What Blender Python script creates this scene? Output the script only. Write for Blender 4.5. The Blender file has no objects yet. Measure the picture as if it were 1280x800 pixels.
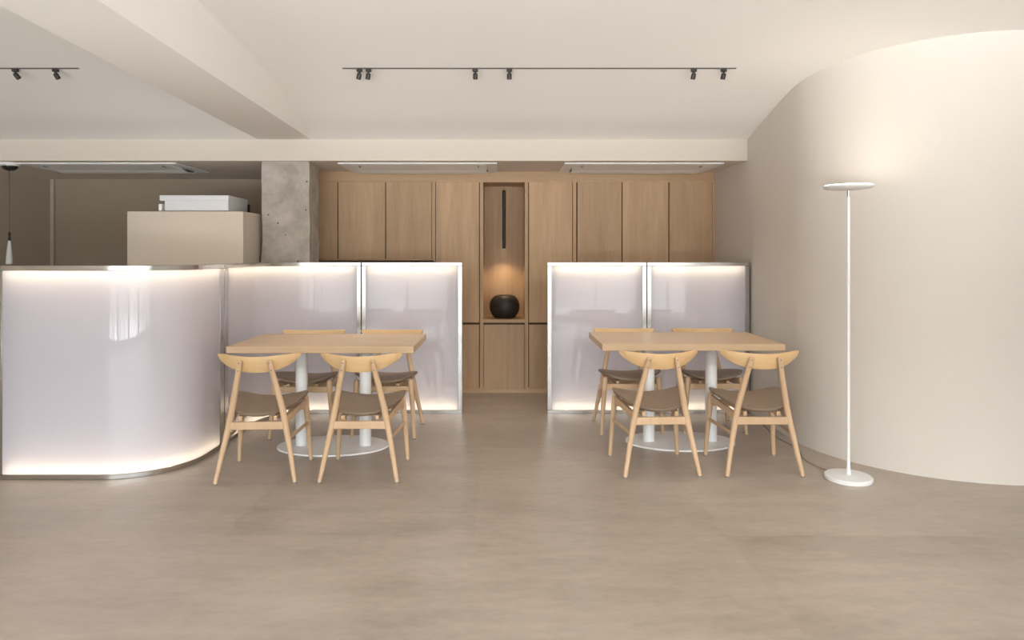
import bpy, bmesh, math, random
from mathutils import Vector, Matrix

# ------------------------------------------------------------------ camera, world, light, exposure
S = bpy.context.scene
COL = S.collection
PI = math.pi
random.seed(4)

cam_d = bpy.data.cameras.new('camera')
cam = bpy.data.objects.new('camera', cam_d); COL.objects.link(cam)
cam.location = (0, 0, 1.32); cam.rotation_euler = (PI/2, 0, 0)
cam_d.sensor_fit = 'HORIZONTAL'; cam_d.sensor_width = 36; cam_d.lens = 24
cam_d.shift_x = 0.0078; cam_d.shift_y = -0.0641
cam_d.clip_start = 0.05
S.camera = cam

S.view_settings.view_transform = 'Standard'
S.view_settings.look = 'None'
S.view_settings.gamma = 1
S.view_settings.exposure = 0.2
S.view_settings.use_curve_mapping = False
S.cycles.max_bounces = 10
S.cycles.diffuse_bounces = 6
S.cycles.glossy_bounces = 4
S.cycles.transmission_bounces = 8
S.cycles.transparent_max_bounces = 8
S.cycles.sample_clamp_indirect = 6
S.cycles.caustics_reflective = False
S.cycles.caustics_refractive = False

SKY_STRENGTH = 19
w = bpy.data.worlds.new('sky'); S.world = w; w.use_nodes = True
nt = w.node_tree; nt.nodes.clear()
wo = nt.nodes.new('ShaderNodeOutputWorld'); bg = nt.nodes.new('ShaderNodeBackground')
tc = nt.nodes.new('ShaderNodeTexCoord'); sx = nt.nodes.new('ShaderNodeSeparateXYZ')
rp = nt.nodes.new('ShaderNodeValToRGB')
mp = nt.nodes.new('ShaderNodeMapRange'); mp.inputs[1].default_value = -1; mp.inputs[2].default_value = 1
# sunlit pavement close by, shaded street further off, pale sky
re_ = rp.color_ramp.elements
re_[0].position = 0.41; re_[0].color = (1.25, 1.26, 1.30, 1)
re_[1].position = 0.62; re_[1].color = (0.68, 0.71, 0.75, 1)
e_ = re_.new(0.462); e_.color = (0.16, 0.163, 0.17, 1)
e_ = re_.new(0.505); e_.color = (0.13, 0.133, 0.14, 1)
nt.links.new(tc.outputs['Generated'], sx.inputs[0]); nt.links.new(sx.outputs['Z'], mp.inputs[0])
nt.links.new(mp.outputs[0], rp.inputs[0])
wn = nt.nodes.new('ShaderNodeTexNoise'); wn.inputs['Scale'].default_value = 9; wn.inputs['Detail'].default_value = 3      # uneven street: parked things, shade and paving
wm = nt.nodes.new('ShaderNodeMapRange'); wm.inputs[1].default_value = 0.35; wm.inputs[2].default_value = 0.65; wm.inputs[3].default_value = 0.55; wm.inputs[4].default_value = 1.25
wx = nt.nodes.new('ShaderNodeMix'); wx.data_type = 'RGBA'; wx.blend_type = 'MULTIPLY'; wx.inputs[0].default_value = 1
nt.links.new(tc.outputs['Generated'], wn.inputs['Vector']); nt.links.new(wn.outputs['Fac'], wm.inputs[0])
nt.links.new(rp.outputs[0], wx.inputs[6]); nt.links.new(wm.outputs[0], wx.inputs[7]); nt.links.new(wx.outputs[2], bg.inputs[0])
bg.inputs[1].default_value = SKY_STRENGTH
nt.links.new(bg.outputs[0], wo.inputs[0])

sun_d = bpy.data.lights.new('sun', 'SUN'); sun_d.energy = 170; sun_d.angle = math.radians(1.5); sun_d.color = (1.0, 0.97, 0.93)
sun = bpy.data.objects.new('sun', sun_d); COL.objects.link(sun); sun.rotation_euler = (math.radians(46), 0, math.radians(20))   # high sun through the shopfront, lands on the floor behind the viewer

def portal(name, loc, rot, sx_, sy_):
    l = bpy.data.lights.new(name, 'AREA'); l.shape = 'RECTANGLE'; l.size = sx_; l.size_y = sy_
    l.cycles.is_portal = True
    o = bpy.data.objects.new(name, l); o.location = loc; o.rotation_euler = rot; COL.objects.link(o)

# window openings of the shopfront behind the camera and of the side wall: (x or y from, to)
WIN_Z0, WIN_Z1 = 0.06, 2.50
BACK_Y = -2.4
SIDE_X = 4.7
BACK_WINS = [(-4.5, -3.0), (-2.8, -1.1), (-0.9, 0.8), (1.0, 2.7), (2.9, 3.7)]
SIDE_WINS = []
for a, b in BACK_WINS:
    portal('window_daylight', ((a+b)/2, BACK_Y+0.10, (WIN_Z0+WIN_Z1)/2), (PI/2, 0, 0), b-a, WIN_Z1-WIN_Z0)
for a, b in SIDE_WINS:
    portal('window_daylight', (SIDE_X-0.10, (a+b)/2, (WIN_Z0+WIN_Z1)/2), (0, PI/2, 0), WIN_Z1-WIN_Z0, b-a)

LED_STRENGTH = 18
LAMP_STRENGTH = 9
NICHE_POWER = 6
SPOT_POWER = 12
FRONT_POWER = 23

# ------------------------------------------------------------------ materials
def new_mat(name):
    m = bpy.data.materials.new(name); m.use_nodes = True
    n = m.node_tree; n.nodes.clear()
    out = n.nodes.new('ShaderNodeOutputMaterial')
    return m, n, out

def L(n, a, b): n.links.new(a, b)

def principled(name, col, rough=0.5, metal=0, spec=0.5, bump=None, var=None, coat=0):
    """bump=(scale, strength, stretch) noise bump; var=(scale, amount, stretch) brightness noise"""
    m, n, out = new_mat(name)
    p = n.nodes.new('ShaderNodeBsdfPrincipled')
    p.inputs['Base Color'].default_value = (*col, 1)
    p.inputs['Roughness'].default_value = rough; p.inputs['Metallic'].default_value = metal
    p.inputs['Specular IOR Level'].default_value = spec
    p.inputs['Coat Weight'].default_value = coat
    L(n, p.outputs[0], out.inputs[0])
    if bump or var: tc = n.nodes.new('ShaderNodeTexCoord')
    if var:
        mpn = n.nodes.new('ShaderNodeMapping'); mpn.inputs['Scale'].default_value = var[2]
        nz = n.nodes.new('ShaderNodeTexNoise'); nz.inputs['Scale'].default_value = var[0]; nz.inputs['Detail'].default_value = 5
        r = n.nodes.new('ShaderNodeValToRGB')
        r.color_ramp.elements[0].position = 0.3; r.color_ramp.elements[1].position = 0.7
        r.color_ramp.elements[0].color = (*[c*(1-var[1]) for c in col], 1)
        r.color_ramp.elements[1].color = (*[min(1, c*(1+var[1])) for c in col], 1)
        L(n, tc.outputs['Object'], mpn.inputs[0]); L(n, mpn.outputs[0], nz.inputs['Vector'])
        L(n, nz.outputs['Fac'], r.inputs[0]); L(n, r.outputs[0], p.inputs['Base Color'])
    if bump:
        mpn = n.nodes.new('ShaderNodeMapping'); mpn.inputs['Scale'].default_value = bump[2]
        nz = n.nodes.new('ShaderNodeTexNoise'); nz.inputs['Scale'].default_value = bump[0]; nz.inputs['Detail'].default_value = 6
        bp = n.nodes.new('ShaderNodeBump'); bp.inputs['Strength'].default_value = bump[1]; bp.inputs['Distance'].default_value = 0.01
        L(n, tc.outputs['Object'], mpn.inputs[0]); L(n, mpn.outputs[0], nz.inputs['Vector'])
        L(n, nz.outputs['Fac'], bp.inputs['Height']); L(n, bp.outputs[0], p.inputs['Normal'])
    return m

def wood(name, dark, light, axis='z', rough=0.45, scale=6.0, per_obj=0.10, fine=60):
    """oak: long grain along one local axis, a finer pore grain over it, a slight shift from board to board"""
    m, n, out = new_mat(name)
    p = n.nodes.new('ShaderNodeBsdfPrincipled'); p.inputs['Roughness'].default_value = rough
    p.inputs['Specular IOR Level'].default_value = 0.35
    L(n, p.outputs[0], out.inputs[0])
    tc = n.nodes.new('ShaderNodeTexCoord'); oi = n.nodes.new('ShaderNodeObjectInfo')
    add = n.nodes.new('ShaderNodeVectorMath'); add.operation = 'ADD'
    mul = n.nodes.new('ShaderNodeMath'); mul.operation = 'MULTIPLY'; mul.inputs[1].default_value = 37
    L(n, oi.outputs['Random'], mul.inputs[0]); L(n, tc.outputs['Object'], add.inputs[0]); L(n, mul.outputs[0], add.inputs[1])
    st = {'x': (0.07, 1, 1), 'y': (1, 0.07, 1), 'z': (1, 1, 0.07)}[axis]
    mpn = n.nodes.new('ShaderNodeMapping'); mpn.inputs['Scale'].default_value = st
    L(n, add.outputs[0], mpn.inputs[0])
    n1 = n.nodes.new('ShaderNodeTexNoise'); n1.inputs['Scale'].default_value = scale; n1.inputs['Detail'].default_value = 4; n1.inputs['Distortion'].default_value = 0.4
    n2 = n.nodes.new('ShaderNodeTexNoise'); n2.inputs['Scale'].default_value = fine; n2.inputs['Detail'].default_value = 3
    L(n, mpn.outputs[0], n1.inputs['Vector']); L(n, mpn.outputs[0], n2.inputs['Vector'])
    mx = n.nodes.new('ShaderNodeMix'); mx.inputs[0].default_value = 0.35
    L(n, n1.outputs['Fac'], mx.inputs[2]); L(n, n2.outputs['Fac'], mx.inputs[3])
    r = n.nodes.new('ShaderNodeValToRGB')
    r.color_ramp.elements[0].position = 0.32; r.color_ramp.elements[0].color = (*dark, 1)
    r.color_ramp.elements[1].position = 0.68; r.color_ramp.elements[1].color = (*light, 1)
    L(n, mx.outputs[0], r.inputs[0])
    hsv = n.nodes.new('ShaderNodeHueSaturation')
    mr = n.nodes.new('ShaderNodeMapRange'); mr.inputs[3].default_value = 1-per_obj; mr.inputs[4].default_value = 1+per_obj
    L(n, oi.outputs['Random'], mr.inputs[0]); L(n, mr.outputs[0], hsv.inputs['Value']); L(n, r.outputs[0], hsv.inputs['Color'])
    L(n, hsv.outputs[0], p.inputs['Base Color'])
    bp = n.nodes.new('ShaderNodeBump'); bp.inputs['Strength'].default_value = 0.05; bp.inputs['Distance'].default_value = 0.002
    L(n, n2.outputs['Fac'], bp.inputs['Height']); L(n, bp.outputs[0], p.inputs['Normal'])
    return m

def emit(name, col, strength):
    m, n, out = new_mat(name)
    e = n.nodes.new('ShaderNodeEmission'); e.inputs[0].default_value = (*col, 1); e.inputs[1].default_value = strength
    L(n, e.outputs[0], out.inputs[0]); return m

def floor_material():
    m, n, out = new_mat('trowelled cement')
    p = n.nodes.new('ShaderNodeBsdfPrincipled'); L(n, p.outputs[0], out.inputs[0])
    tc = n.nodes.new('ShaderNodeTexCoord')
    def noise(scale, stretch, detail=6, dist=0.0):
        mpn = n.nodes.new('ShaderNodeMapping'); mpn.inputs['Scale'].default_value = stretch
        nz = n.nodes.new('ShaderNodeTexNoise'); nz.inputs['Scale'].default_value = scale; nz.inputs['Detail'].default_value = detail
        nz.inputs['Distortion'].default_value = dist; nz.inputs['Roughness'].default_value = 0.6
        L(n, tc.outputs['Object'], mpn.inputs[0]); L(n, mpn.outputs[0], nz.inputs['Vector']); return nz
    broad = noise(0.9, (1, 1.3, 1), 4, 0.6)
    streak = noise(3.0, (0.5, 2.4, 1), 8, 0.3)
    fine = noise(16, (0.7, 1.5, 1), 9, 0.5)
    # wide trowelled sheets of slightly different tone
    mpn = n.nodes.new('ShaderNodeMapping'); mpn.inputs['Rotation'].default_value = (0, 0, PI/2); mpn.inputs['Location'].default_value = (0.3, 0.07, 0)
    wob = n.nodes.new('ShaderNodeMix'); wob.data_type = 'VECTOR'; wob.inputs[0].default_value = 0.11
    L(n, tc.outputs['Object'], wob.inputs[4]); L(n, streak.outputs['Color'], wob.inputs[5])
    L(n, wob.outputs[1], mpn.inputs[0])
    bk = n.nodes.new('ShaderNodeTexBrick'); bk.inputs['Scale'].default_value = 1; bk.inputs['Mortar Size'].default_value = 0
    bk.inputs['Brick Width'].default_value = 2.6; bk.inputs['Row Height'].default_value = 1.05
    bk.inputs['Color1'].default_value = (0.40, 0.40, 0.40, 1); bk.inputs['Color2'].default_value = (0.60, 0.60, 0.60, 1)
    L(n, mpn.outputs[0], bk.inputs['Vector'])
    def mix(fac, a, b):
        x = n.nodes.new('ShaderNodeMix'); x.inputs[0].default_value = fac; L(n, a, x.inputs[2]); L(n, b, x.inputs[3]); return x.outputs[0]
    v = mix(0.45, broad.outputs['Fac'], streak.outputs['Fac'])
    v = mix(0.24, v, fine.outputs['Fac'])
    bw = n.nodes.new('ShaderNodeRGBToBW'); L(n, bk.outputs['Color'], bw.inputs[0])
    v = mix(0.36, v, bw.outputs[0])
    r = n.nodes.new('ShaderNodeValToRGB')
    r.color_ramp.elements[0].position = 0.41; r.color_ramp.elements[0].color = (0.315, 0.258, 0.208, 1)
    r.color_ramp.elements[1].position = 0.58; r.color_ramp.elements[1].color = (0.47, 0.395, 0.33, 1)
    L(n, v, r.inputs[0]); L(n, r.outputs[0], p.inputs['Base Color'])
    rr = n.nodes.new('ShaderNodeMapRange'); rr.inputs[3].default_value = 0.26; rr.inputs[4].default_value = 0.46
    L(n, streak.outputs['Fac'], rr.inputs[0]); L(n, rr.outputs[0], p.inputs['Roughness'])
    p.inputs['Specular IOR Level'].default_value = 0.45
    bp = n.nodes.new('ShaderNodeBump'); bp.inputs['Strength'].default_value = 0.12; bp.inputs['Distance'].default_value = 0.004
    L(n, v, bp.inputs['Height']); L(n, bp.outputs[0], p.inputs['Normal'])
    return m

def concrete_material():
    m, n, out = new_mat('raw concrete')
    p = n.nodes.new('ShaderNodeBsdfPrincipled'); L(n, p.outputs[0], out.inputs[0]); p.inputs['Roughness'].default_value = 0.9
    tc = n.nodes.new('ShaderNodeTexCoord')
    a = n.nodes.new('ShaderNodeTexNoise'); a.inputs['Scale'].default_value = 7; a.inputs['Detail'].default_value = 10; a.inputs['Roughness'].default_value = 0.65
    v = n.nodes.new('ShaderNodeTexVoronoi'); v.inputs['Scale'].default_value = 9
    L(n, tc.outputs['Object'], a.inputs['Vector']); L(n, tc.outputs['Object'], v.inputs['Vector'])
    r = n.nodes.new('ShaderNodeValToRGB')
    r.color_ramp.elements[0].position = 0.32; r.color_ramp.elements[0].color = (0.32, 0.28, 0.245, 1)
    r.color_ramp.elements[1].position = 0.70; r.color_ramp.elements[1].color = (0.50, 0.45, 0.40, 1)
    pit = n.nodes.new('ShaderNodeMath'); pit.operation = 'GREATER_THAN'; pit.inputs[1].default_value = 0.075
    L(n, v.outputs['Distance'], pit.inputs[0])
    mx = n.nodes.new('ShaderNodeMix'); mx.data_type = 'RGBA'; mx.inputs[6].default_value = (0.13, 0.11, 0.09, 1)
    L(n, a.outputs['Fac'], r.inputs[0]); L(n, pit.outputs[0], mx.inputs[0]); L(n, r.outputs[0], mx.inputs[7])
    L(n, mx.outputs[2], p.inputs['Base Color'])
    bp = n.nodes.new('ShaderNodeBump'); bp.inputs['Strength'].default_value = 0.6; bp.inputs['Distance'].default_value = 0.02
    L(n, a.outputs['Fac'], bp.inputs['Height']); L(n, bp.outputs[0], p.inputs['Normal'])
    return m

def acrylic_material():
    """opal acrylic sheet: part of the light scatters back, part passes through, glossy face"""
    m, n, out = new_mat('opal acrylic')
    d = n.nodes.new('ShaderNodeBsdfDiffuse'); d.inputs[0].default_value = (0.70, 0.675, 0.75, 1)
    t = n.nodes.new('ShaderNodeBsdfTranslucent'); t.inputs[0].default_value = (0.86, 0.83, 0.84, 1)
    g = n.nodes.new('ShaderNodeBsdfGlossy'); g.inputs['Roughness'].default_value = 0.03; g.inputs[0].default_value = (1, 1, 1, 1)
    f = n.nodes.new('ShaderNodeFresnel'); f.inputs[0].default_value = 1.49
    a = n.nodes.new('ShaderNodeMixShader'); a.inputs[0].default_value = 0.42
    b = n.nodes.new('ShaderNodeMixShader')
    L(n, d.outputs[0], a.inputs[1]); L(n, t.outputs[0], a.inputs[2])
    ge = n.nodes.new('ShaderNodeNewGeometry'); io = n.nodes.new('ShaderNodeMapRange')   # same reflectance from either face of the sheet
    io.inputs[3].default_value = 1.49; io.inputs[4].default_value = 1/1.49
    L(n, ge.outputs['Backfacing'], io.inputs[0]); L(n, io.outputs[0], f.inputs[0])
    L(n, f.outputs[0], b.inputs[0]); L(n, a.outputs[0], b.inputs[1]); L(n, g.outputs[0], b.inputs[2])
    L(n, b.outputs[0], out.inputs[0]); return m

def glass_material():
    m, n, out = new_mat('window glass')
    t = n.nodes.new('ShaderNodeBsdfTransparent'); t.inputs[0].default_value = (0.96, 0.98, 0.97, 1)
    g = n.nodes.new('ShaderNodeBsdfGlossy'); g.inputs['Roughness'].default_value = 0.0
    f = n.nodes.new('ShaderNodeFresnel'); f.inputs[0].default_value = 1.45
    b = n.nodes.new('ShaderNodeMixShader')
    L(n, f.outputs[0], b.inputs[0]); L(n, t.outputs[0], b.inputs[1]); L(n, g.outputs[0], b.inputs[2])
    L(n, b.outputs[0], out.inputs[0]); return m

M = dict(
    plaster=principled('cream wall plaster', (0.675, 0.625, 0.57), 0.85, spec=0.2, bump=(9, 0.35, (1, 1, 0.35)), var=(1.2, 0.02, (1, 1, 1))),
    paint=principled('beige ceiling paint', (0.86, 0.83, 0.795), 0.9, spec=0.15, bump=(5, 0.06, (1, 1, 1))),
    soffit=principled('soffit face darkened for strong light', (0.62, 0.555, 0.49), 0.9, spec=0.15, bump=(5, 0.06, (1, 1, 1))),  # same paint as the ceiling, darkened in colour because this face is overlit
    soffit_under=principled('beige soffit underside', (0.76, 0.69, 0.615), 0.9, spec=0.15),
    trim=principled('dull beige trim', (0.50, 0.43, 0.35), 0.8),
    taupe=principled('taupe wall paint', (0.385, 0.315, 0.245), 0.9, spec=0.15),
    floor=floor_material(), concrete=concrete_material(),
    cabinet=wood('oak veneer', (0.41, 0.262, 0.150), (0.54, 0.365, 0.220), 'z', 0.5, 9),
    board=wood('oak veneer crosswise', (0.45, 0.295, 0.17), (0.53, 0.36, 0.215), 'x', 0.5, 9, 0.03),
    table=wood('pale oak tabletop', (0.53, 0.37, 0.23), (0.60, 0.43, 0.275), 'x', 0.4, 8, 0.03),
    chair=wood('oiled oak', (0.53, 0.358, 0.217), (0.62, 0.438, 0.28), 'z', 0.42, 8, 0.04),
    bentwood=wood('pale bent plywood', (0.60, 0.40, 0.20), (0.68, 0.46, 0.245), 'x', 0.4, 7, 0.03),
    gap=principled('dark recess', (0.10, 0.06, 0.035), 0.9),
    leather=principled('brown leatherette', (0.27, 0.20, 0.145), 0.5, spec=0.4, bump=(160, 0.12, (1, 1, 1)), var=(9, 0.10, (1, 1, 1))),
    white=principled('white powder coat', (0.80, 0.80, 0.80), 0.4, bump=(60, 0.02, (1, 1, 1))),
    whitebase=principled('white powder coat base', (0.88, 0.87, 0.86), 0.5, bump=(90, 0.05, (1, 1, 1))),
    steel=principled('polished steel', (0.56, 0.54, 0.52), 0.2, 1, bump=(30, 0.02, (1, 1, 1))),
    chrome=principled('chrome', (0.6, 0.6, 0.6), 0.1, 1, var=(20, 0.05, (1, 1, 1))),
    black=principled('black metal', (0.018, 0.013, 0.010), 0.5, var=(20, 0.1, (1, 1, 1))),
    rail=principled('dark grey rail', (0.10, 0.085, 0.07), 0.6, var=(20, 0.1, (1, 1, 1))),
    ceramic=principled('black ceramic', (0.022, 0.017, 0.014), 0.55, bump=(40, 0.08, (1, 1, 1)), var=(14, 0.25, (1, 1, 1))),
    beige=principled('beige laminate', (0.60, 0.52, 0.43), 0.6, var=(1.5, 0.015, (1, 1, 1))),
    silver=principled('pale grey enamel', (0.72, 0.72, 0.75), 0.35, var=(3, 0.02, (1, 1, 1))),
    acwhite=principled('white plastic', (0.88, 0.875, 0.88), 0.4, var=(6, 0.01, (1, 1, 1))),
    slot=principled('grey slot', (0.20, 0.19, 0.18), 0.7),
    mullion=principled('white window frame', (0.7, 0.7, 0.7), 0.5),
    smoked=principled('smoked plastic dome', (0.015, 0.013, 0.012), 0.12, coat=0.5),
    cable=principled('grey cable', (0.30, 0.26, 0.22), 0.6),
    acrylic=acrylic_material(), glass=glass_material(),
    led=emit('warm led', (1.0, 0.84, 0.60), LED_STRENGTH),
    lampglow=emit('lamp diffuser', (1.0, 0.90, 0.76), LAMP_STRENGTH),
    nicheglow=emit('pendant lens', (1.0, 0.78, 0.50), 1.2),
)

# ------------------------------------------------------------------ object helpers
def obj(name, bm, mat, parent=None, smooth=True, bevel=0, loc=None, seg=2, angle=0.6):
    bmesh.ops.recalc_face_normals(bm, faces=bm.faces)
    me = bpy.data.meshes.new(name); bm.to_mesh(me); bm.free()
    me.materials.append(mat)
    if smooth:
        for p in me.polygons: p.use_smooth = True
        me.set_sharp_from_angle(angle=angle)
    o = bpy.data.objects.new(name, me); COL.objects.link(o)
    if parent: o.parent = parent
    if loc: o.location = loc
    if bevel:
        b = o.modifiers.new('bevel', 'BEVEL'); b.width = bevel; b.segments = seg; b.limit_method = 'ANGLE'; b.angle_limit = 0.7
        b.harden_normals = False
    return o

def thing(name, label, cat, loc=(0, 0, 0), rz=0, group=None):
    o = bpy.data.objects.new(name, None); COL.objects.link(o)
    o.empty_display_size = 0.1
    o.location = loc; o.rotation_euler = (0, 0, rz); o['label'] = label; o['category'] = cat
    if group: o['group'] = group
    return o

def tag(o, label, cat, group=None):
    o['label'] = label; o['category'] = cat
    if group: o['group'] = group
    return o

def struct(name, bm, mat, **k):
    o = obj(name, bm, mat, **k); o['kind'] = 'structure'; return o

def dup(root, loc, rz, label, group=None):
    """a copy of a thing, its parts and their sub-parts"""
    r = root.copy(); COL.objects.link(r); r.location = loc; r.rotation_euler = (0, 0, rz); r['label'] = label
    if group: r['group'] = group
    for ch in list(root.children):
        c = ch.copy(); COL.objects.link(c); c.parent = r
        for g in list(ch.children):
            d = g.copy(); COL.objects.link(d); d.parent = c
    return r

def box(bm, x0, x1, y0, y1, z0, z1):
    v = [bm.verts.new(p) for p in ((x0,y0,z0),(x1,y0,z0),(x1,y1,z0),(x0,y1,z0),(x0,y0,z1),(x1,y0,z1),(x1,y1,z1),(x0,y1,z1))]
    for f in ((0,3,2,1),(4,5,6,7),(0,1,5,4),(1,2,6,5),(2,3,7,6),(3,0,4,7)): bm.faces.new([v[i] for i in f])
    return bm

def B(*a): return box(bmesh.new(), *a)

def rings(bm, rs, close_ends=True, closed=True):
    """skin a list of vertex rings"""
    vs = [[bm.verts.new(p) for p in r] for r in rs]
    n = len(vs[0])
    for a, b in zip(vs, vs[1:]):
        for i in range(n if closed else n-1):
            j = (i+1) % n; bm.faces.new((a[i], a[j], b[j], b[i]))
    if close_ends:
        bm.faces.new(vs[0][::-1]); bm.faces.new(vs[-1])
    return bm

def tube(bm, pts, rad, seg=12, flat=None, round_end=False):
    """round bar through points; rad a number or a list; flat=(a, b) scales the two cross directions"""
    pts = [Vector(p) for p in pts]
    if not isinstance(rad, (list, tuple)): rad = [rad]*len(pts)
    rad = list(rad)
    if round_end:
        d = (pts[-1]-pts[-2]).normalized(); r = rad[-1]; p = pts[-1]
        for k in (0.3, 0.6, 0.85, 0.97):
            pts.append(p + d*r*k); rad.append(r*math.sqrt(1-k*k))
    up = Vector((0, 0, 1)); rs = []
    d0 = (pts[-1]-pts[0]).normalized()
    if abs(d0.z) > 0.9: up = Vector((0, 1, 0))
    for i, p in enumerate(pts):
        d = (pts[min(i+1, len(pts)-1)]-pts[max(i-1, 0)]).normalized()
        s = d.cross(up).normalized(); u = s.cross(d).normalized()
        fa, fb = flat if flat else (1, 1)
        rs.append([p + s*rad[i]*fa*math.cos(2*PI*k/seg) + u*rad[i]*fb*math.sin(2*PI*k/seg) for k in range(seg)])
    return rings(bm, rs)

def bar(bm, p, q, w, h, up=(0, 0, 1)):
    """rectangular bar from p to q: w across, h along up"""
    p, q = Vector(p), Vector(q); d = (q-p).normalized(); up = Vector(up)
    s = d.cross(up).normalized(); u = s.cross(d).normalized()
    c = ((-1,-1),(1,-1),(1,1),(-1,1))
    return rings(bm, [[e + s*a*w/2 + u*b*h/2 for a, b in c] for e in (p, q)])

def lathe(bm, prof, seg=32, c=(0, 0, 0), sx=1, sy=1):
    """prof: list of (r, z)"""
    rs = [[Vector((c[0]+r*sx*math.cos(2*PI*k/seg), c[1]+r*sy*math.sin(2*PI*k/seg), c[2]+z)) for k in range(seg)] for r, z in prof]
    return rings(bm, rs)

def prism(bm, pts, z0, z1):
    return rings(bm, [[Vector((x, y, z0)) for x, y in pts], [Vector((x, y, z1)) for x, y in pts]])

# ------------------------------------------------------------------ room shell
LEFT_X = -4.75
SOFFIT_Y, SOFFIT_Z = 5.75, 2.108
CAB_Y = 6.50
REAR_Y = 7.18

struct('floor', B(LEFT_X-0.2, SIDE_X+0.2, BACK_Y-0.2, REAR_Y+0.2, -0.12, 0), M['floor'], smooth=False)

# vaulted ceiling: flat near the window, curving down to the soffit
prof = [(BACK_Y-0.2, 2.63), (0, 2.63), (2.0, 2.63), (2.8, 2.627), (3.4, 2.618), (3.9, 2.602), (4.2, 2.584), (4.5, 2.555), (4.75, 2.520), (4.97, 2.483), (5.2, 2.432), (5.4, 2.380), (5.58, 2.335), (5.76, 2.285)]
def smooth_prof(p, n=4):
    o = []
    for i in range(len(p)-1):
        p0, p1, p2, p3 = p[max(i-1,0)], p[i], p[i+1], p[min(i+2,len(p)-1)]
        for k in range(n):
            t = k/n
            t1 = (p2[1]-p0[1])/(p2[0]-p0[0])*(p2[0]-p1[0]); t2 = (p3[1]-p1[1])/(p3[0]-p1[0])*(p2[0]-p1[0])
            z = (2*t**3-3*t*t+1)*p1[1]+(t**3-2*t*t+t)*t1+(-2*t**3+3*t*t)*p2[1]+(t**3-t*t)*t2
            o.append((p1[0]+(p2[0]-p1[0])*t, z))
    return o+[p[-1]]
sp = smooth_prof(prof)
bm = bmesh.new()
rings(bm, [[Vector((LEFT_X-0.2, y, z)), Vector((SIDE_X+0.2, y, z)), Vector((SIDE_X+0.2, y, z+0.15)), Vector((LEFT_X-0.2, y, z+0.15))] for y, z in sp])
struct('ceiling', bm, M['paint'], angle=0.9)

struct('soffit', B(LEFT_X-0.2, 2.3, SOFFIT_Y+0.012, REAR_Y+0.2, SOFFIT_Z, 2.62), M['soffit_under'], smooth=False)
struct('darkened_soffit_face', B(LEFT_X, 2.054, SOFFIT_Y, SOFFIT_Y+0.012, SOFFIT_Z, 2.40), M['soffit'], smooth=False)   # added skin on the soffit face, its colour darkened against too much light
# downstand beam running back to the soffit
bm = bmesh.new()
zb = 2.288
rings(bm, [[Vector((-1.78, BACK_Y, zb)), Vector((-1.425, BACK_Y, zb)), Vector((-1.425, BACK_Y, 2.66)), Vector((-1.78, BACK_Y, 2.66))],
           [Vector((-2.075, SOFFIT_Y+0.05, zb)), Vector((-1.625, SOFFIT_Y+0.05, zb)), Vector((-1.625, SOFFIT_Y+0.05, 2.66)), Vector((-2.075, SOFFIT_Y+0.05, 2.66))]])
struct('ceiling_beam', bm, M['paint'], smooth=False)

struct('wall_back', B(LEFT_X-0.2, 2.4, REAR_Y, REAR_Y+0.15, 0, 2.3), M['taupe'], smooth=False)
struct('wall_left', B(LEFT_X-0.2, LEFT_X, BACK_Y, REAR_Y+0.05, 0, 2.7), M['trim'], smooth=False)
struct('trim_1', B(LEFT_X, LEFT_X+0.035, REAR_Y-0.035, REAR_Y, 0, SOFFIT_Z), M['trim'], smooth=False)

# curved right wall: straight part, then a rounded corner turning to face the window
CX, CY, CR = 3.03, 4.87, 0.975
path = [(2.008, REAR_Y+0.1), (2.008, 6.5), (2.03, 6.1), (2.052, 5.7), (2.055, 5.3)]
for k in range(49):
    a = PI + k/48*PI/2
    path.append((CX+CR*math.cos(a), CY+CR*math.sin(a)))
path.append((SIDE_X+0.2, CY-CR))
T = 0.14
outer = [(2.008+T, REAR_Y+0.1), (2.008+T, 6.5), (2.03+T, 6.1), (2.052+T, 5.7), (2.055+T, 5.3)]
for k in range(49):
    a = PI + k/48*PI/2
    outer.append((CX+(CR-T)*math.cos(a), CY+(CR-T)*math.sin(a)))
outer.append((SIDE_X+0.2, CY-CR+T))
bm = bmesh.new()
rings(bm, [[Vector((a[0], a[1], 0)), Vector((a[0], a[1], 2.72)), Vector((b[0], b[1], 2.72)), Vector((b[0], b[1], 0))] for a, b in zip(path, outer)])
struct('wall_right', bm, M['plaster'], angle=0.5)

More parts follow.
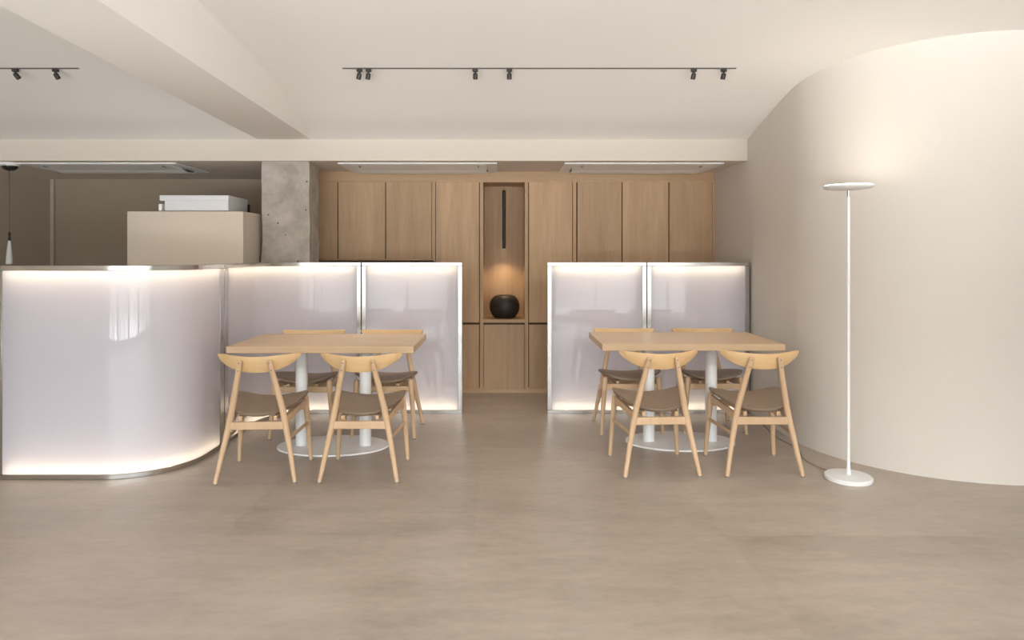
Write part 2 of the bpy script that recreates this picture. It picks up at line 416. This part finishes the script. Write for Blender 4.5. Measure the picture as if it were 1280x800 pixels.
# shopfront wall and side wall behind the camera, with window openings
def wall_with_windows(name, wins, lo, hi, horizontal):
    bm = bmesh.new()
    cuts = [lo] + [c for w_ in wins for c in w_] + [hi]
    def put(a, b, z0, z1):
        if horizontal: box(bm, a, b, BACK_Y-0.15, BACK_Y, z0, z1)
        else: box(bm, SIDE_X, SIDE_X+0.15, a, b, z0, z1)
    for i in range(0, len(cuts), 2): put(cuts[i], cuts[i+1], 0, 2.7)
    for a, b in wins: put(a, b, 0, WIN_Z0); put(a, b, WIN_Z1, 2.7)
    return struct(name, bm, M['paint'], smooth=False)
wall_with_windows('wall_front', BACK_WINS, LEFT_X-0.2, SIDE_X+0.2, True)
wall_with_windows('wall_side', SIDE_WINS, BACK_Y, CY-CR+0.05, False)
wi = 0
for horizontal, wins in ((True, BACK_WINS), (False, SIDE_WINS)):
    for a, b in wins:
        wi += 1
        bm = bmesh.new(); pb = bmesh.new(); t = 0.045
        def pt(bmx, u0, u1, d0, d1, z0, z1):
            if horizontal: box(bmx, u0, u1, BACK_Y-d1, BACK_Y-d0, z0, z1)
            else: box(bmx, SIDE_X+d0, SIDE_X+d1, u0, u1, z0, z1)
        pt(bm, a, a+t, 0.04, 0.11, WIN_Z0, WIN_Z1); pt(bm, b-t, b, 0.04, 0.11, WIN_Z0, WIN_Z1)
        pt(bm, a+t, b-t, 0.04, 0.11, WIN_Z0, WIN_Z0+t); pt(bm, a+t, b-t, 0.04, 0.11, WIN_Z1-t, WIN_Z1)
        m_ = (a+b)/2
        pt(bm, m_-0.02, m_+0.02, 0.04, 0.11, WIN_Z0+t, WIN_Z1-t)
        f = struct('window_%d' % wi, bm, M['mullion'], smooth=False)
        pt(pb, a+t, b-t, 0.07, 0.078, WIN_Z0+t, WIN_Z1-t)
        obj('pane', pb, M['glass'], f, smooth=False)

# concrete pillar standing behind the soffit edge
bm = B(-2.06, -1.655, 5.80, 6.10, 0, SOFFIT_Z+0.01)
bmesh.ops.subdivide_edges(bm, edges=bm.edges, cuts=14, use_grid_fill=True)
rnd = random.Random(2)
for v in bm.verts:
    e = sum((abs(v.co.x+2.06) < 1e-4, abs(v.co.x+1.655) < 1e-4, abs(v.co.y-5.8) < 1e-4, abs(v.co.y-6.1) < 1e-4))
    k = 0.006 if e > 1 else 0.002
    v.co.x += rnd.uniform(-k, k); v.co.y += rnd.uniform(-k, k)
struct('concrete_pillar', bm, M['concrete'])

# ------------------------------------------------------------------ fitted oak cabinets
def unit(name, label, x0, x1, z0, z1, doors, group='fitted oak cabinets along the rear wall', niche=None):
    """carcass with side panels and doors; doors: (x0, x1, z0, z1)"""
    t = thing(name, label, 'cabinet', ((x0+x1)/2, CAB_Y, z0), 0, group)
    cx = (x0+x1)/2; s = 0.016
    bm = bmesh.new()
    yb = 0.55
    def bx(b, a0, a1, y0, y1, c0, c1): box(b, a0-cx, a1-cx, y0, y1, c0-z0, c1-z0)
    bx(bm, x0, x0+s, 0, yb, z0, z1); bx(bm, x1-s, x1, 0, yb, z0, z1)
    bx(bm, x0+s, x1-s, 0.004, yb, z1-s, z1); bx(bm, x0+s, x1-s, 0.004, yb, z0, z0+s)
    obj('carcass', bm, M['cabinet'], t, smooth=False)
    bm = bmesh.new()
    if niche: bx(bm, x0+s, x1-s, niche[2], yb, z0+s, z1-s)
    else: bx(bm, x0+s, x1-s, 0.030, 0.045, z0+s, z1-s)
    obj('back_panel', bm, M['cabinet'] if niche else M['gap'], t, smooth=False)
    for a0, a1, c0, c1 in doors:
        bm = bmesh.new(); bx(bm, a0+0.0015, a1-0.0015, 0.002, 0.022, c0, c1-0.003)
        obj('door', bm, M['cabinet'], t, smooth=False, bevel=0.0015, seg=1)
    if niche:
        bm = bmesh.new(); bx(bm, x0+s, x1-s, 0.0, niche[2], niche[0], niche[1]); obj('shelf', bm, M['board'], t, smooth=False, bevel=0.002, seg=1)
        bm = bmesh.new(); bx(bm, x0+s, x1-s, 0.030, 0.045, z0+s, niche[0]); obj('inner_panel', bm, M['gap'], t, smooth=False)
    return t
ZT, ZB = 2.022, 0.032
g = 0.006
SEAM = 0.662
unit('wall_cabinet', 'oak wall cabinet with three upper doors beside the concrete pillar', -1.80, -0.672, 1.262, ZT,
     [(-1.784, -1.586, 1.278, ZT-0.008), (-1.580, -1.131, 1.278, ZT-0.008), (-1.125, -0.690, 1.278, ZT-0.008)])
unit('tall_cabinet', 'tall oak cabinet just left of the niche with the black vase', -0.672, -0.214, ZB, ZT,
     [(-0.652, -0.236, SEAM+0.008, ZT-0.008), (-0.652, -0.236, ZB+0.004, SEAM-0.008)])
unit('niche_cabinet', 'oak cabinet with open niche holding a black vase above one low door', -0.214, 0.214, ZB, ZT,
     [(-0.196, 0.196, ZB+0.004, SEAM-0.008)], niche=(0.668, 0.698, 0.42))
unit('tall_cabinet', 'tall oak cabinet just right of the niche with the black vase', 0.214, 0.672, ZB, ZT,
     [(0.236, 0.652, SEAM+0.008, ZT-0.008), (0.236, 0.652, ZB+0.004, SEAM-0.008)])
unit('wardrobe_cabinet', 'wide three-door oak cabinet next to the cream curved wall', 0.672, 2.006, ZB, ZT,
     [(0.698, 1.122, ZB+0.004, ZT-0.008), (1.128, 1.567, ZB+0.004, ZT-0.008), (1.573, 1.988, ZB+0.004, ZT-0.008)])
struct('trim_2', B(-1.80, 2.006, CAB_Y, CAB_Y+0.55, ZT, SOFFIT_Z), M['board'], smooth=False)
struct('baseboard_back', B(-0.672, 2.006, CAB_Y+0.002, CAB_Y+0.5, 0, ZB), M['board'], smooth=False)

# vase in the niche
NY = CAB_Y + 0.20
bm = bmesh.new()
vp = [(0.0, 0.0), (0.085, 0.0), (0.098, 0.004), (0.122, 0.03), (0.140, 0.065), (0.147, 0.105), (0.144, 0.14), (0.130, 0.178), (0.108, 0.206), (0.085, 0.219), (0.074, 0.222), (0.070, 0.217), (0.085, 0.195), (0.10, 0.15), (0.08, 0.05), (0.0, 0.03)]
lathe(bm, [(max(r, 0.0005), z) for r, z in vp], 40, (0.005, NY, 0.699))
tag(obj('vase', bm, M['ceramic'], angle=1.2), 'round black ceramic vase standing on the niche shelf', 'vase')

# tube pendant in the niche
t = thing('pendant_light', 'slim black tube pendant hanging in the niche above the black vase', 'lamp', (0.0, NY+0.04, 1.375))
bm = bmesh.new(); lathe(bm, [(0.0165, 0.0), (0.0165, 0.575), (0.013, 0.578)], 20); obj('tube', bm, M['black'], t)
bm = bmesh.new(); tube(bm, [(0, 0, 0.575), (0, 0, 0.631)], 0.002, 6); obj('cord', bm, M['black'], t)
bm = bmesh.new(); lathe(bm, [(0.012, -0.002), (0.012, 0.004)], 16); obj('lens', bm, M['nicheglow'], t)
ld = bpy.data.lights.new('pendant_spot', 'SPOT'); ld.energy = NICHE_POWER; ld.spot_size = 2.0; ld.spot_blend = 0.8; ld.color = (1.0, 0.76, 0.46); ld.shadow_soft_size = 0.012
lo = bpy.data.objects.new('pendant_spot', ld); COL.objects.link(lo); lo.parent = t; lo.location = (0, 0, -0.012)

# ------------------------------------------------------------------ ceiling cassettes behind the soffit edge
def cassette(x, label):
    wd, dp = 0.685, 0.33
    t = thing('air_conditioner', label, 'air conditioner', (x, 6.185, SOFFIT_Z), 0, 'ceiling air conditioners')
    bm = bmesh.new()
    # frame ring
    for a in ((-wd, wd, -dp, -dp+0.045), (-wd, wd, dp-0.045, dp), (-wd, -wd+0.09, -dp+0.045, dp-0.045), (wd-0.09, wd, -dp+0.045, dp-0.045)):
        box(bm, *a, -0.012, 0.0)
    obj('frame', bm, M['acwhite'], t, smooth=False, bevel=0.004)
    bm = bmesh.new()   # intake panel slopes down towards the louvre
    rings(bm, [[Vector((x_, -dp+0.048, -0.004)), Vector((x_, -dp+0.048, -0.013)), Vector((x_, -0.012, -0.028)), Vector((x_, -0.012, -0.004))] for x_ in (-wd+0.092, wd-0.092)])
    obj('intake_panel', bm, M['acwhite'], t, smooth=False, bevel=0.003)
    obj('air_slot', B(-wd+0.09, wd-0.09, -0.012, dp-0.045, -0.006, -0.001), M['slot'], t, smooth=False)
    bm = bmesh.new(); rs = []
    for k in range(11):
        u = k/10; y = 0.03+0.235*u; z = -0.012-0.026*math.sin(PI*(0.08+0.92*u)*0.92)**0.8
        rs.append([Vector((-wd+0.10, y, z)), Vector((wd-0.10, y, z)), Vector((wd-0.10, y, z+0.008)), Vector((-wd+0.10, y, z+0.008))])
    rings(bm, rs); obj('louvre', bm, M['acwhite'], t)
    for sx_ in (-0.52, 0.52):
        obj('clip', B(sx_-0.004, sx_+0.004, -dp+0.10, -dp+0.17, -0.0235, -0.015), M['slot'], t, smooth=False)
    return t
cassette(-3.50, 'white ceiling air conditioner above the counter, left of the concrete pillar')
cassette(-0.745, 'white ceiling air conditioner between the concrete pillar and the niche')
cassette(1.205, 'white ceiling air conditioner nearest the curved cream wall')

t = thing('security_camera', 'small dome camera under the soffit at the far left', 'camera', (-4.27, 5.90, SOFFIT_Z))
bm = bmesh.new(); lathe(bm, [(0.080, 0.0), (0.080, -0.018), (0.070, -0.026)], 32); obj('base', bm, M['acwhite'], t)
bm = bmesh.new(); lathe(bm, [(0.062, -0.024)]+[(0.062*math.cos(a), -0.026-0.042*math.sin(a)) for a in [k*PI/2/8 for k in range(1, 8)]]+[(0.003, -0.068)], 32); obj('dome', bm, M['smoked'], t)

# ------------------------------------------------------------------ counter area behind the screens
t = thing('counter_cabinet', 'beige box-shaped counter cabinet standing against the concrete pillar', 'cabinet', (-2.555, 5.47, 0))
obj('body', B(-0.465, 0.465, 0.0, 0.62, 0.06, 1.664), M['beige'], t, smooth=False, bevel=0.003)
obj('plinth', B(-0.45, 0.45, 0.03, 0.60, 0.0, 0.06), M['slot'], t, smooth=False)
t = thing('ice_maker', 'low pale grey metal machine on top of the beige counter cabinet', 'appliance', (-2.55, 5.60, 1.664))
obj('housing', B(-0.235, 0.288, 0.0, 0.42, 0.012, 0.135), M['silver'], t, smooth=False, bevel=0.004)
obj('lid', B(-0.275, 0.291, -0.004, 0.424, 0.096, 0.140), M['silver'], t, smooth=False, bevel=0.004)
obj('side_bracket', B(-0.285, -0.258, 0.0, 0.40, 0.012, 0.070), M['acwhite'], t, smooth=False, bevel=0.003)
for a in (-0.20, 0.25):
    for b in (0.04, 0.38):
        bm = bmesh.new(); lathe(bm, [(0.015, 0.0), (0.015, 0.013)], 12, (a, b, 0)); obj('foot', bm, M['black'], t)
obj('rear_pipe_box', B(0.16, 0.285, 0.430, 0.49, 0.0, 0.10), M['black'], t, smooth=False, bevel=0.004)

t = thing('pendant_lamp', 'slender pale cone pendant on a thin cord above the left end of the counter', 'lamp', (-4.333, 5.98, 1.236))
bm = bmesh.new(); tube(bm, [(0, 0, 0.275), (0, 0, SOFFIT_Z-1.236)], 0.003, 8); obj('cord', bm, M['rail'], t)
bm = bmesh.new(); lathe(bm, [(0.006, 0.203), (0.010, 0.206), (0.011, 0.235), (0.007, 0.238), (0.007, 0.245), (0.011, 0.248), (0.009, 0.278), (0.004, 0.282)], 16); obj('socket', bm, M['black'], t)
bm = bmesh.new(); lathe(bm, [(0.027, 0.0), (0.025, 0.06), (0.017, 0.14), (0.010, 0.195), (0.007, 0.204)], 24); obj('shade', bm, M['white'], t)
bm = bmesh.new(); lathe(bm, [(0.03, 0.0), (0.03, -0.012), (0.004, -0.014)], 16, (0, 0, SOFFIT_Z-1.236)); obj('ceiling_rose', bm, M['white'], t)

# ------------------------------------------------------------------ light-box screens
SH = 1.254   # height
def offset_path(pts, d):
    """shift a plan polyline to its right-hand side by d"""
    out = []
    for i, p in enumerate(pts):
        a = Vector(pts[max(i-1, 0)]); b = Vector(pts[min(i+1, len(pts)-1)])
        tn = (b-a).normalized(); out.append((p[0]+tn.y*d, p[1]-tn.x*d))
    return out
def strip(bm, pts, d0, d1, z0, z1):
    """band following a plan path, from offset d0 to d1 (front side positive), z0 to z1"""
    a = offset_path(pts, d0); b = offset_path(pts, d1)
    return rings(bm, [[Vector((*p, z0)), Vector((*q, z0)), Vector((*q, z1)), Vector((*p, z1))] for p, q in zip(a, b)])
def resample(pts, n):
    pts = [Vector(p) for p in pts]; seg = [(q-p).length for p, q in zip(pts, pts[1:])]; tot = sum(seg); out = []
    for k in range(n+1):
        s = tot*k/n; i = 0
        while i < len(seg)-1 and s > seg[i]: s -= seg[i]; i += 1
        out.append(tuple(pts[i].lerp(pts[i+1], min(1, s/seg[i]))))
    return out
def cutpath(pts, a, b):
    """part of the path between arc lengths a and (total - b)"""
    pts = [Vector(p) for p in pts]; tot = sum((q-p).length for p, q in zip(pts, pts[1:]))
    lo_, hi_ = a, tot-b; out = []; s = 0
    for p, q in zip(pts, pts[1:]):
        l = (q-p).length
        for u in (lo_, hi_):
            pass
        if s+l > lo_ and s < hi_:
            u0 = max(0, (lo_-s)/l); u1 = min(1, (hi_-s)/l)
            if not out: out.append(tuple(p.lerp(q, u0)))
            out.append(tuple(p.lerp(q, u1)))
        s += l
    return out
def screen(pts, label, st0=0.036, st1=0.036):
    o = pts[len(pts)//2]
    loc = (o[0], o[1], 0)
    P = [(p[0]-o[0], p[1]-o[1]) for p in pts]
    t = thing('light_box_screen', label, 'screen', loc, 0, 'illuminated steel-framed screens')
    TH, RT, RB = 0.075, 0.030, 0.030
    inner = cutpath(P, st0, st1)
    bm = bmesh.new(); strip(bm, P, -TH, 0, SH-RT, SH); obj('top_rail', bm, M['steel'], t, bevel=0.002, seg=1)
    bm = bmesh.new(); strip(bm, P, -TH, 0, 0.0, RB); obj('bottom_rail', bm, M['steel'], t, bevel=0.002, seg=1)
    tot = sum((Vector(q)-Vector(p)).length for p, q in zip(P, P[1:]))
    for cut in (cutpath(P, 0, tot-st0), cutpath(P, tot-st1, 0)):
        bm = bmesh.new(); strip(bm, cut, -TH, 0, RB, SH-RT); obj('stile', bm, M['steel'], t, bevel=0.002, seg=1)
    bm = bmesh.new(); strip(bm, inner, -TH, -TH+0.006, RB, SH-RT); obj('back_panel', bm, M['acwhite'], t)
    # opal acrylic sheet: one surface
    pts2 = offset_path(inner, -0.006)
    bm = bmesh.new()
    rings(bm, [[Vector((*p, RB)), Vector((*p, SH-RT))] for p in pts2], close_ends=False, closed=False)
    obj('acrylic_sheet', bm, M['acrylic'], t)
    led_path = cutpath(P, st0+0.012, st1+0.012)
    for z0, z1 in ((SH-RT-0.012, SH-RT-0.006), (RB+0.006, RB+0.012)):
        bm = bmesh.new(); strip(bm, led_path, -0.045, -0.037, z0, z1); obj('led_strip', bm, M['led'], t, smooth=False)
    return t
def arc(cx, cy, r, a0, a1, n=20):
    return [(cx+r*math.cos(math.radians(a0+(a1-a0)*k/n)), cy+r*math.sin(math.radians(a0+(a1-a0)*k/n))) for k in range(n+1)]
R = 0.43
XS = -1.927
YN, YF = 3.995, 5.66
p1 = [(-2.975, YN), (-2.65, YN)] + arc(XS-R, YN+R, R, -90, 0) + [(XS, 4.55), (XS, 4.705)]
p2 = [(XS, 4.712), (XS, 4.95)] + arc(XS+R, YF-R, R, 180, 90) + [(-1.35, YF), (-1.187, YF)]
screen(p1, 'glowing white screen bulging towards the front, nearest at the left edge', st1=0.065)
screen(p2, 'glowing white screen with a hollow curve between the bulging screen and flat one', st0=0.065)
screen([(-1.180, YF), (-0.9, YF), (-0.6, YF), (-0.347, YF)], 'flat glowing screen behind the left table, ending left of the gap')
screen([(0.360, YF), (0.6, YF), (0.9, YF), (1.182, YF)], 'flat glowing screen just right of the gap, behind the right table')
screen([(1.188, YF), (1.5, YF), (1.8, YF), (2.036, YF)], 'flat glowing screen whose edge touches the curved cream wall')

# ------------------------------------------------------------------ tables
def make_table(x, y, label):
    t = thing('dining_table', label, 'table', (x, y, 0), 0, 'oak tables on twin white columns')
    obj('tabletop', B(-0.597, 0.597, -0.35, 0.35, 0.690, 0.734), M['table'], t, smooth=False, bevel=0.004)
    for s in (-0.219, 0.219):
        bm = bmesh.new(); lathe(bm, [(0.042, 0.012), (0.040, 0.016), (0.040, 0.678), (0.040, 0.680)], 32, (s, 0, 0)); o = obj('column', bm, M['white'], t)
        obj('mounting_plate', B(s-0.10, s+0.10, -0.12, 0.12, 0.680, 0.690), M['white'], o, smooth=False, bevel=0.002)
    bm = bmesh.new(); lathe(bm, [(0.372, 0.0), (0.380, 0.003), (0.380, 0.010), (0.377, 0.013)], 72, sx=1, sy=0.66); obj('base_plate', bm, M['whitebase'], t)
    return t
make_table(-1.171, 4.69, 'oak table on twin white columns left of the gap between screens')
make_table(1.237, 4.80, 'oak table on twin white columns nearer the floor lamp')

# ------------------------------------------------------------------ chairs (local +y is the way the sitter faces)
def make_chair(label):
    t = thing('dining_chair', label, 'chair', (0, 0, 0), 0, 'oak dining chairs')
    # seat pad: dished shell with raised sides, thick in the middle, thin at the edge
    bm = bmesh.new(); NT, NR = 56, 9
    def sg(v, e): return math.copysign(abs(v)**e, v)
    def seat_xy(rho, th):
        x = rho*sg(math.cos(th), 0.72); y = rho*sg(math.sin(th), 0.72)
        return x*(0.219+0.045*y), 0.018+0.222*y
    def seat_z(x, y): return 0.425+0.070*y+0.030*(x/0.24)**2-0.010*math.cos(min(1, abs(x)/0.24)*PI/2)-(0.9*(max(0, y-0.17))**2*4)
    tops, bots = [], []
    for k in range(1, NR+1):
        rho = math.sin(k/NR*PI/2); th_ = 0.006+0.036*(1-rho**3)**0.7
        ra, rb = [], []
        for q in range(NT):
            a = 2*PI*q/NT; x, y = seat_xy(rho, a); z = seat_z(x, y)
            ra.append(bm.verts.new((x, y, z))); rb.append(bm.verts.new((x*0.99, 0.018+(y-0.018)*0.99, z-th_-0.004)))
        tops.append(ra); bots.append(rb)
    ct = bm.verts.new((0, 0.018, seat_z(0, 0.018))); cb = bm.verts.new((0, 0.018, seat_z(0, 0.018)-0.046))
    for q in range(NT):
        p_ = (q+1) % NT
        bm.faces.new((ct, tops[0][q], tops[0][p_])); bm.faces.new((cb, bots[0][p_], bots[0][q]))
        for k in range(NR-1):
            bm.faces.new((tops[k][q], tops[k+1][q], tops[k+1][p_], tops[k][p_])); bm.faces.new((bots[k][q], bots[k][p_], bots[k+1][p_], bots[k+1][q]))
        bm.faces.new((tops[-1][q], bots[-1][q], bots[-1][p_], tops[-1][p_]))
    obj('seat', bm, M['leather'], t, angle=1.5)
    # bent plywood backrest: a crescent wrapping forward
    bm = bmesh.new(); N = 32; rs = []
    for k in range(N+1):
        u = -1+2*k/N; a = abs(u)
        u = math.sin(u*PI/2); a = abs(u)
        x = 0.238*u; y = -0.212+0.095*u*u
        zt = 0.730+0.015*a**1.8
        h = 0.094*(1-0.70*a**2.8)
        if a > 0.86:
            e_ = math.sqrt(max(0.0, 1-((a-0.86)/0.14)**2)); zt -= h*0.42*(1-e_); h *= 0.14+0.86*e_
        zb_ = zt-h
        th = 0.014 if a < 0.95 else 0.010
        sl = 2*0.095*u/0.238; nrm = Vector((-sl, 1, 0)).normalized()
        lean = 0.018
        pts = []
        for zz, e in ((zb_, 0.6), (zb_+h*0.06, 1), (zb_+h*0.94, 1), (zt, 0.6)):
            dy = -lean*(zz-0.68)/0.09
            pts.append(Vector((x, y+dy, zz)) + nrm*th/2*e)
        for zz, e in ((zt, 0.6), (zb_+h*0.94, 1), (zb_+h*0.06, 1), (zb_, 0.6)):
            dy = -lean*(zz-0.68)/0.09
            pts.append(Vector((x, y+dy, zz)) - nrm*th/2*e)
        rs.append(pts)
    rings(bm, rs); obj('backrest', bm, M['bentwood'], t, angle=0.8)
    for s in (-1, 1):
        # rear leg runs from the foot up to the back of the backrest
        bm = bmesh.new()
        pts = [(0.224*s, -0.220, 0.006), (0.195*s, -0.196, 0.16), (0.163*s, -0.176, 0.32), (0.143*s, -0.176, 0.42), (0.118*s, -0.196, 0.54), (0.092*s, -0.219, 0.66), (0.084*s, -0.228, 0.700)]
        tube(bm, pts, [0.0125, 0.0155, 0.019, 0.019, 0.0175, 0.0155, 0.0145], 14, round_end=True)
        lg = obj('leg', bm, M['chair'], t)
        bm = bmesh.new(); lathe(bm, [(0.0125, 0.0), (0.0125, 0.007)], 12, (0.2245*s, -0.2205, 0)); obj('glide', bm, M['slot'], lg)
        for z, yq, xq in ((0.697, -0.2415, 0.0845), (0.652, -0.232, 0.0938)):
            bm = bmesh.new(); tube(bm, [(xq*s, yq+0.003, z), (xq*s, yq-0.0025, z)], 0.0035, 8); obj('dowel', bm, M['rail'], lg)
        bm = bmesh.new()
        tube(bm, [(0.224*s, 0.220, 0.006), (0.210*s, 0.208, 0.22), (0.194*s, 0.196, 0.405)], [0.0125, 0.0165, 0.0195], 14, round_end=True)
        lg = obj('leg', bm, M['chair'], t)
        bm = bmesh.new(); lathe(bm, [(0.0125, 0.0), (0.0125, 0.007)], 12, (0.2245*s, 0.2205, 0)); obj('glide', bm, M['slot'], lg)
        # side rail: deep at the front leg, meeting the rear leg at rail height
        bm = bmesh.new(); rs = []
        for u, hh, zc in ((0, 0.050, 0.345), (0.25, 0.042, 0.358), (0.6, 0.040, 0.372), (0.85, 0.050, 0.378), (1, 0.062, 0.376)):
            x = (0.156+(0.196-0.156)*u)*s; y = -0.172+0.368*u
            rs.append([Vector((x-0.010, y, zc-hh/2)), Vector((x+0.010, y, zc-hh/2)), Vector((x+0.010, y, zc+hh/2)), Vector((x-0.010, y, zc+hh/2))])
        rings(bm, rs); obj('side_rail', bm, M['chair'], t, angle=0.5, bevel=0.003)
        bm = bmesh.new(); tube(bm, [(0.178*s, -0.184, 0.245), (0.208*s, 0.207, 0.245)], 0.0095, 10, flat=(0.8, 1.25)); obj('side_stretcher', bm, M['chair'], t)
    bm = bmesh.new(); bar(bm, (-0.162, -0.178, 0.325), (0.162, -0.178, 0.325), 0.020, 0.046); obj('rear_stretcher', bm, M['chair'], t, bevel=0.004)
    bm = bmesh.new(); bar(bm, (-0.195, 0.196, 0.352), (0.195, 0.196, 0.352), 0.020, 0.042); obj('front_rail', bm, M['chair'], t, bevel=0.004)
    for x in (-0.1, 0.1):
        bm = bmesh.new(); bar(bm, (x, -0.17, 0.365), (x, 0.19, 0.378), 0.022, 0.026); obj('seat_bearer', bm, M['chair'], t, bevel=0.003)
    return t
D = math.radians
proto = make_chair('oak chair with brown seat, back to the viewer, leftmost at the left table')
proto.location = (-1.447, 4.146, 0); proto.rotation_euler = (0, 0, D(4))
for x, y, a, lab in (
    (-0.842, 4.162, 0, 'oak chair with brown seat, back to the viewer, right place of left table'),
    (-1.450, 5.085, 181, 'oak chair facing the viewer behind the left table, nearer the hollow-curved screen'),
    (-0.862, 5.105, 179, 'oak chair facing the viewer behind the left table, nearer the gap'),
    (0.928, 4.262, 3, 'oak chair with brown seat, back to the viewer, left place of right table'),
    (1.547, 4.265, 0, 'oak chair with back to the viewer, closest to the floor lamp'),
    (0.935, 5.195, 180, 'oak chair facing the viewer behind the right table, nearer the gap'),
    (1.548, 5.205, 179, 'oak chair facing the viewer behind the right table, nearer the curved wall')):
    dup(proto, (x, y, 0), D(a), lab)

# ------------------------------------------------------------------ floor lamp and its cable
t = thing('floor_lamp', 'slim white floor lamp with flat disc head beside the curved wall', 'lamp', (2.018, 4.00, 0))
bm = bmesh.new(); lathe(bm, [(0.126, 0.0), (0.130, 0.004), (0.130, 0.022), (0.125, 0.027), (0.030, 0.031), (0.014, 0.033)], 48); obj('base', bm, M['white'], t)
bm = bmesh.new(); lathe(bm, [(0.014, 0.031), (0.012, 0.06), (0.0095, 0.075), (0.0095, 0.9), (0.0095, 1.655)], 20); obj('pole', bm, M['white'], t)
bm = bmesh.new(); lathe(bm, [(0.0075, 1.655), (0.0075, 1.700)], 16); obj('joint', bm, M['chrome'], t)
bm = bmesh.new(); lathe(bm, [(0.02, 1.698), (0.09, 1.700), (0.132, 1.708), (0.138, 1.714), (0.138, 1.720), (0.134, 1.7215)], 48); h = obj('lamp_head', bm, M['white'], t)
bm = bmesh.new(); lathe(bm, [(0.130, 1.7220), (0.128, 1.7245), (0.05, 1.7255)], 48); obj('diffuser', bm, M['lampglow'], h)

cable_pts = [(1.985, 4.132), (1.955, 4.20), (1.93, 4.32), (1.935, 4.42), (1.965, 4.52), (1.985, 4.68), (1.965, 4.86), (1.975, 5.05), (2.00, 5.25), (1.98, 5.42), (2.02, 5.56)]
sm = []
for i in range(len(cable_pts)-1):
    p0, p1_, p2_, p3 = [Vector(cable_pts[max(0, min(len(cable_pts)-1, i+k))]) for k in (-1, 0, 1, 2)]
    for k in range(6):
        u = k/6
        sm.append(0.5*((2*p1_)+(p2_-p0)*u+(2*p0-5*p1_+4*p2_-p3)*u*u+(3*p1_-p0-3*p2_+p3)*u**3))
sm.append(Vector(cable_pts[-1]))
bm = bmesh.new(); tube(bm, [(p.x, p.y, 0.0045) for p in sm], 0.004, 8)
o = obj('power_cable', bm, M['cable']); tag(o, 'thin grey cable trailing from the floor lamp along the wall foot', 'cable')

# ------------------------------------------------------------------ track lights on the vault
def ceil_z(y):
    for (a, za), (b, zb2) in zip(sp, sp[1:]):
        if a <= y <= b: return za+(zb2-za)*(y-a)/(b-a)
TY = 4.52
TZ = ceil_z(TY)
for x0, x1, lab in ((-1.070, 1.537, 'long dark light track on the vaulted ceiling right of the beam'), (-4.20, -2.815, 'dark light track on the ceiling left of the beam')):
    bm = B(x0, x1, TY-0.009, TY+0.009, TZ-0.004, TZ+0.010)
    tag(obj('light_track', bm, M['rail'], smooth=False, bevel=0.0015, seg=1), lab, 'light track')
def make_spot(label):
    t = thing('track_spotlight', label, 'spotlight', (0, 0, 0), 0, 'black spotlights on the ceiling tracks')
    obj('adapter', B(-0.018, 0.018, -0.012, 0.012, -0.020, 0.0), M['black'], t, smooth=False, bevel=0.003)
    bm = bmesh.new(); tube(bm, [(0, 0, -0.019), (0, 0, -0.034)], 0.0075, 10); obj('arm', bm, M['black'], t)
    bm = bmesh.new(); lathe(bm, [(0.006, 0.006), (0.013, 0.004), (0.0155, -0.004), (0.0155, -0.034), (0.0135, -0.036), (0.012, -0.030), (0.003, -0.028)], 18)
    hd = obj('head', bm, M['black'], t, loc=(0, 0, -0.034))
    ld = bpy.data.lights.new('spot_beam', 'SPOT'); ld.energy = SPOT_POWER; ld.spot_size = D(75); ld.spot_blend = 1.0; ld.color = (1.0, 0.88, 0.73); ld.shadow_soft_size = 0.03
    lb = bpy.data.objects.new('spot_beam', ld); COL.objects.link(lb); lb.parent = hd; lb.location = (0, 0, -0.045)
    return t
spots = [(-0.957, D(10), 'spotlight at the left end of the long track, first of the close pair', D(16)),
         (-0.897, D(10), 'spotlight at the left end of the long track, second of the close pair', D(14)),
         (-0.190, 0, 'spotlight left of centre on the long track, above the niche', 0),
         (0.035, 0, 'spotlight just right of centre on the long track, above the niche', 0),
         (1.257, 0, 'spotlight near the right end of the long track, inner one', D(8)),
         (1.455, 0, 'spotlight near the right end of the long track, outermost one', D(8)),
         (-3.236, 0, 'left spotlight on the track left of the beam', D(-32)),
         (-2.970, 0, 'right spotlight on the track left of the beam', D(-26))]
sproto = None
for x, rz, lab, tilt in spots:
    if sproto is None: s_ = sproto = make_spot(lab); s_.location = (x, TY, TZ-0.004)
    else: s_ = dup(sproto, (x, TY, TZ-0.004), 0, lab)
    hd = [c for c in s_.children if c.name.startswith('head')][0]
    hd.rotation_euler = (D(16), tilt, 0)

# a second track over the seating side of the room, behind the viewer, washing the tables
TY2 = 0.3
tag(obj('light_track', B(-1.2, 3.2, TY2-0.012, TY2+0.012, ceil_z(TY2)-0.008, ceil_z(TY2)+0.010), M['rail'], smooth=False), 'dark light track over the front of the room, above the viewer', 'light track')
front_beam = bpy.data.lights.new('front_beam', 'SPOT'); front_beam.energy = FRONT_POWER; front_beam.spot_size = D(80); front_beam.spot_blend = 1.0
front_beam.color = (1.0, 0.90, 0.77); front_beam.shadow_soft_size = 0.03
key_beam = front_beam.copy(); key_beam.energy = FRONT_POWER*5; key_beam.spot_size = D(62)
for x, aim, lab in ((-0.6, (-1.3, 4.6, 0.4), 'spotlight on the front track, leftmost'), (0.9, (0.6, 4.8, 0.3), 'spotlight on the front track, second from the left'),
                    (1.9, (1.1, 4.8, 0.4), 'spotlight on the front track, third from the left'), (2.9, (0.4, 4.6, 0.2), 'spotlight on the front track, rightmost')):
    s_ = dup(sproto, (x, TY2, ceil_z(TY2)-0.004), 0, lab)
    hd = [c for c in s_.children if c.name.startswith('head')][0]
    hd.rotation_euler = (Vector(aim)-Vector((x, TY2, 2.58))).to_track_quat('-Z', 'Y').to_euler()
    hd.children[0].data = key_beam if x > 2.5 else front_beam
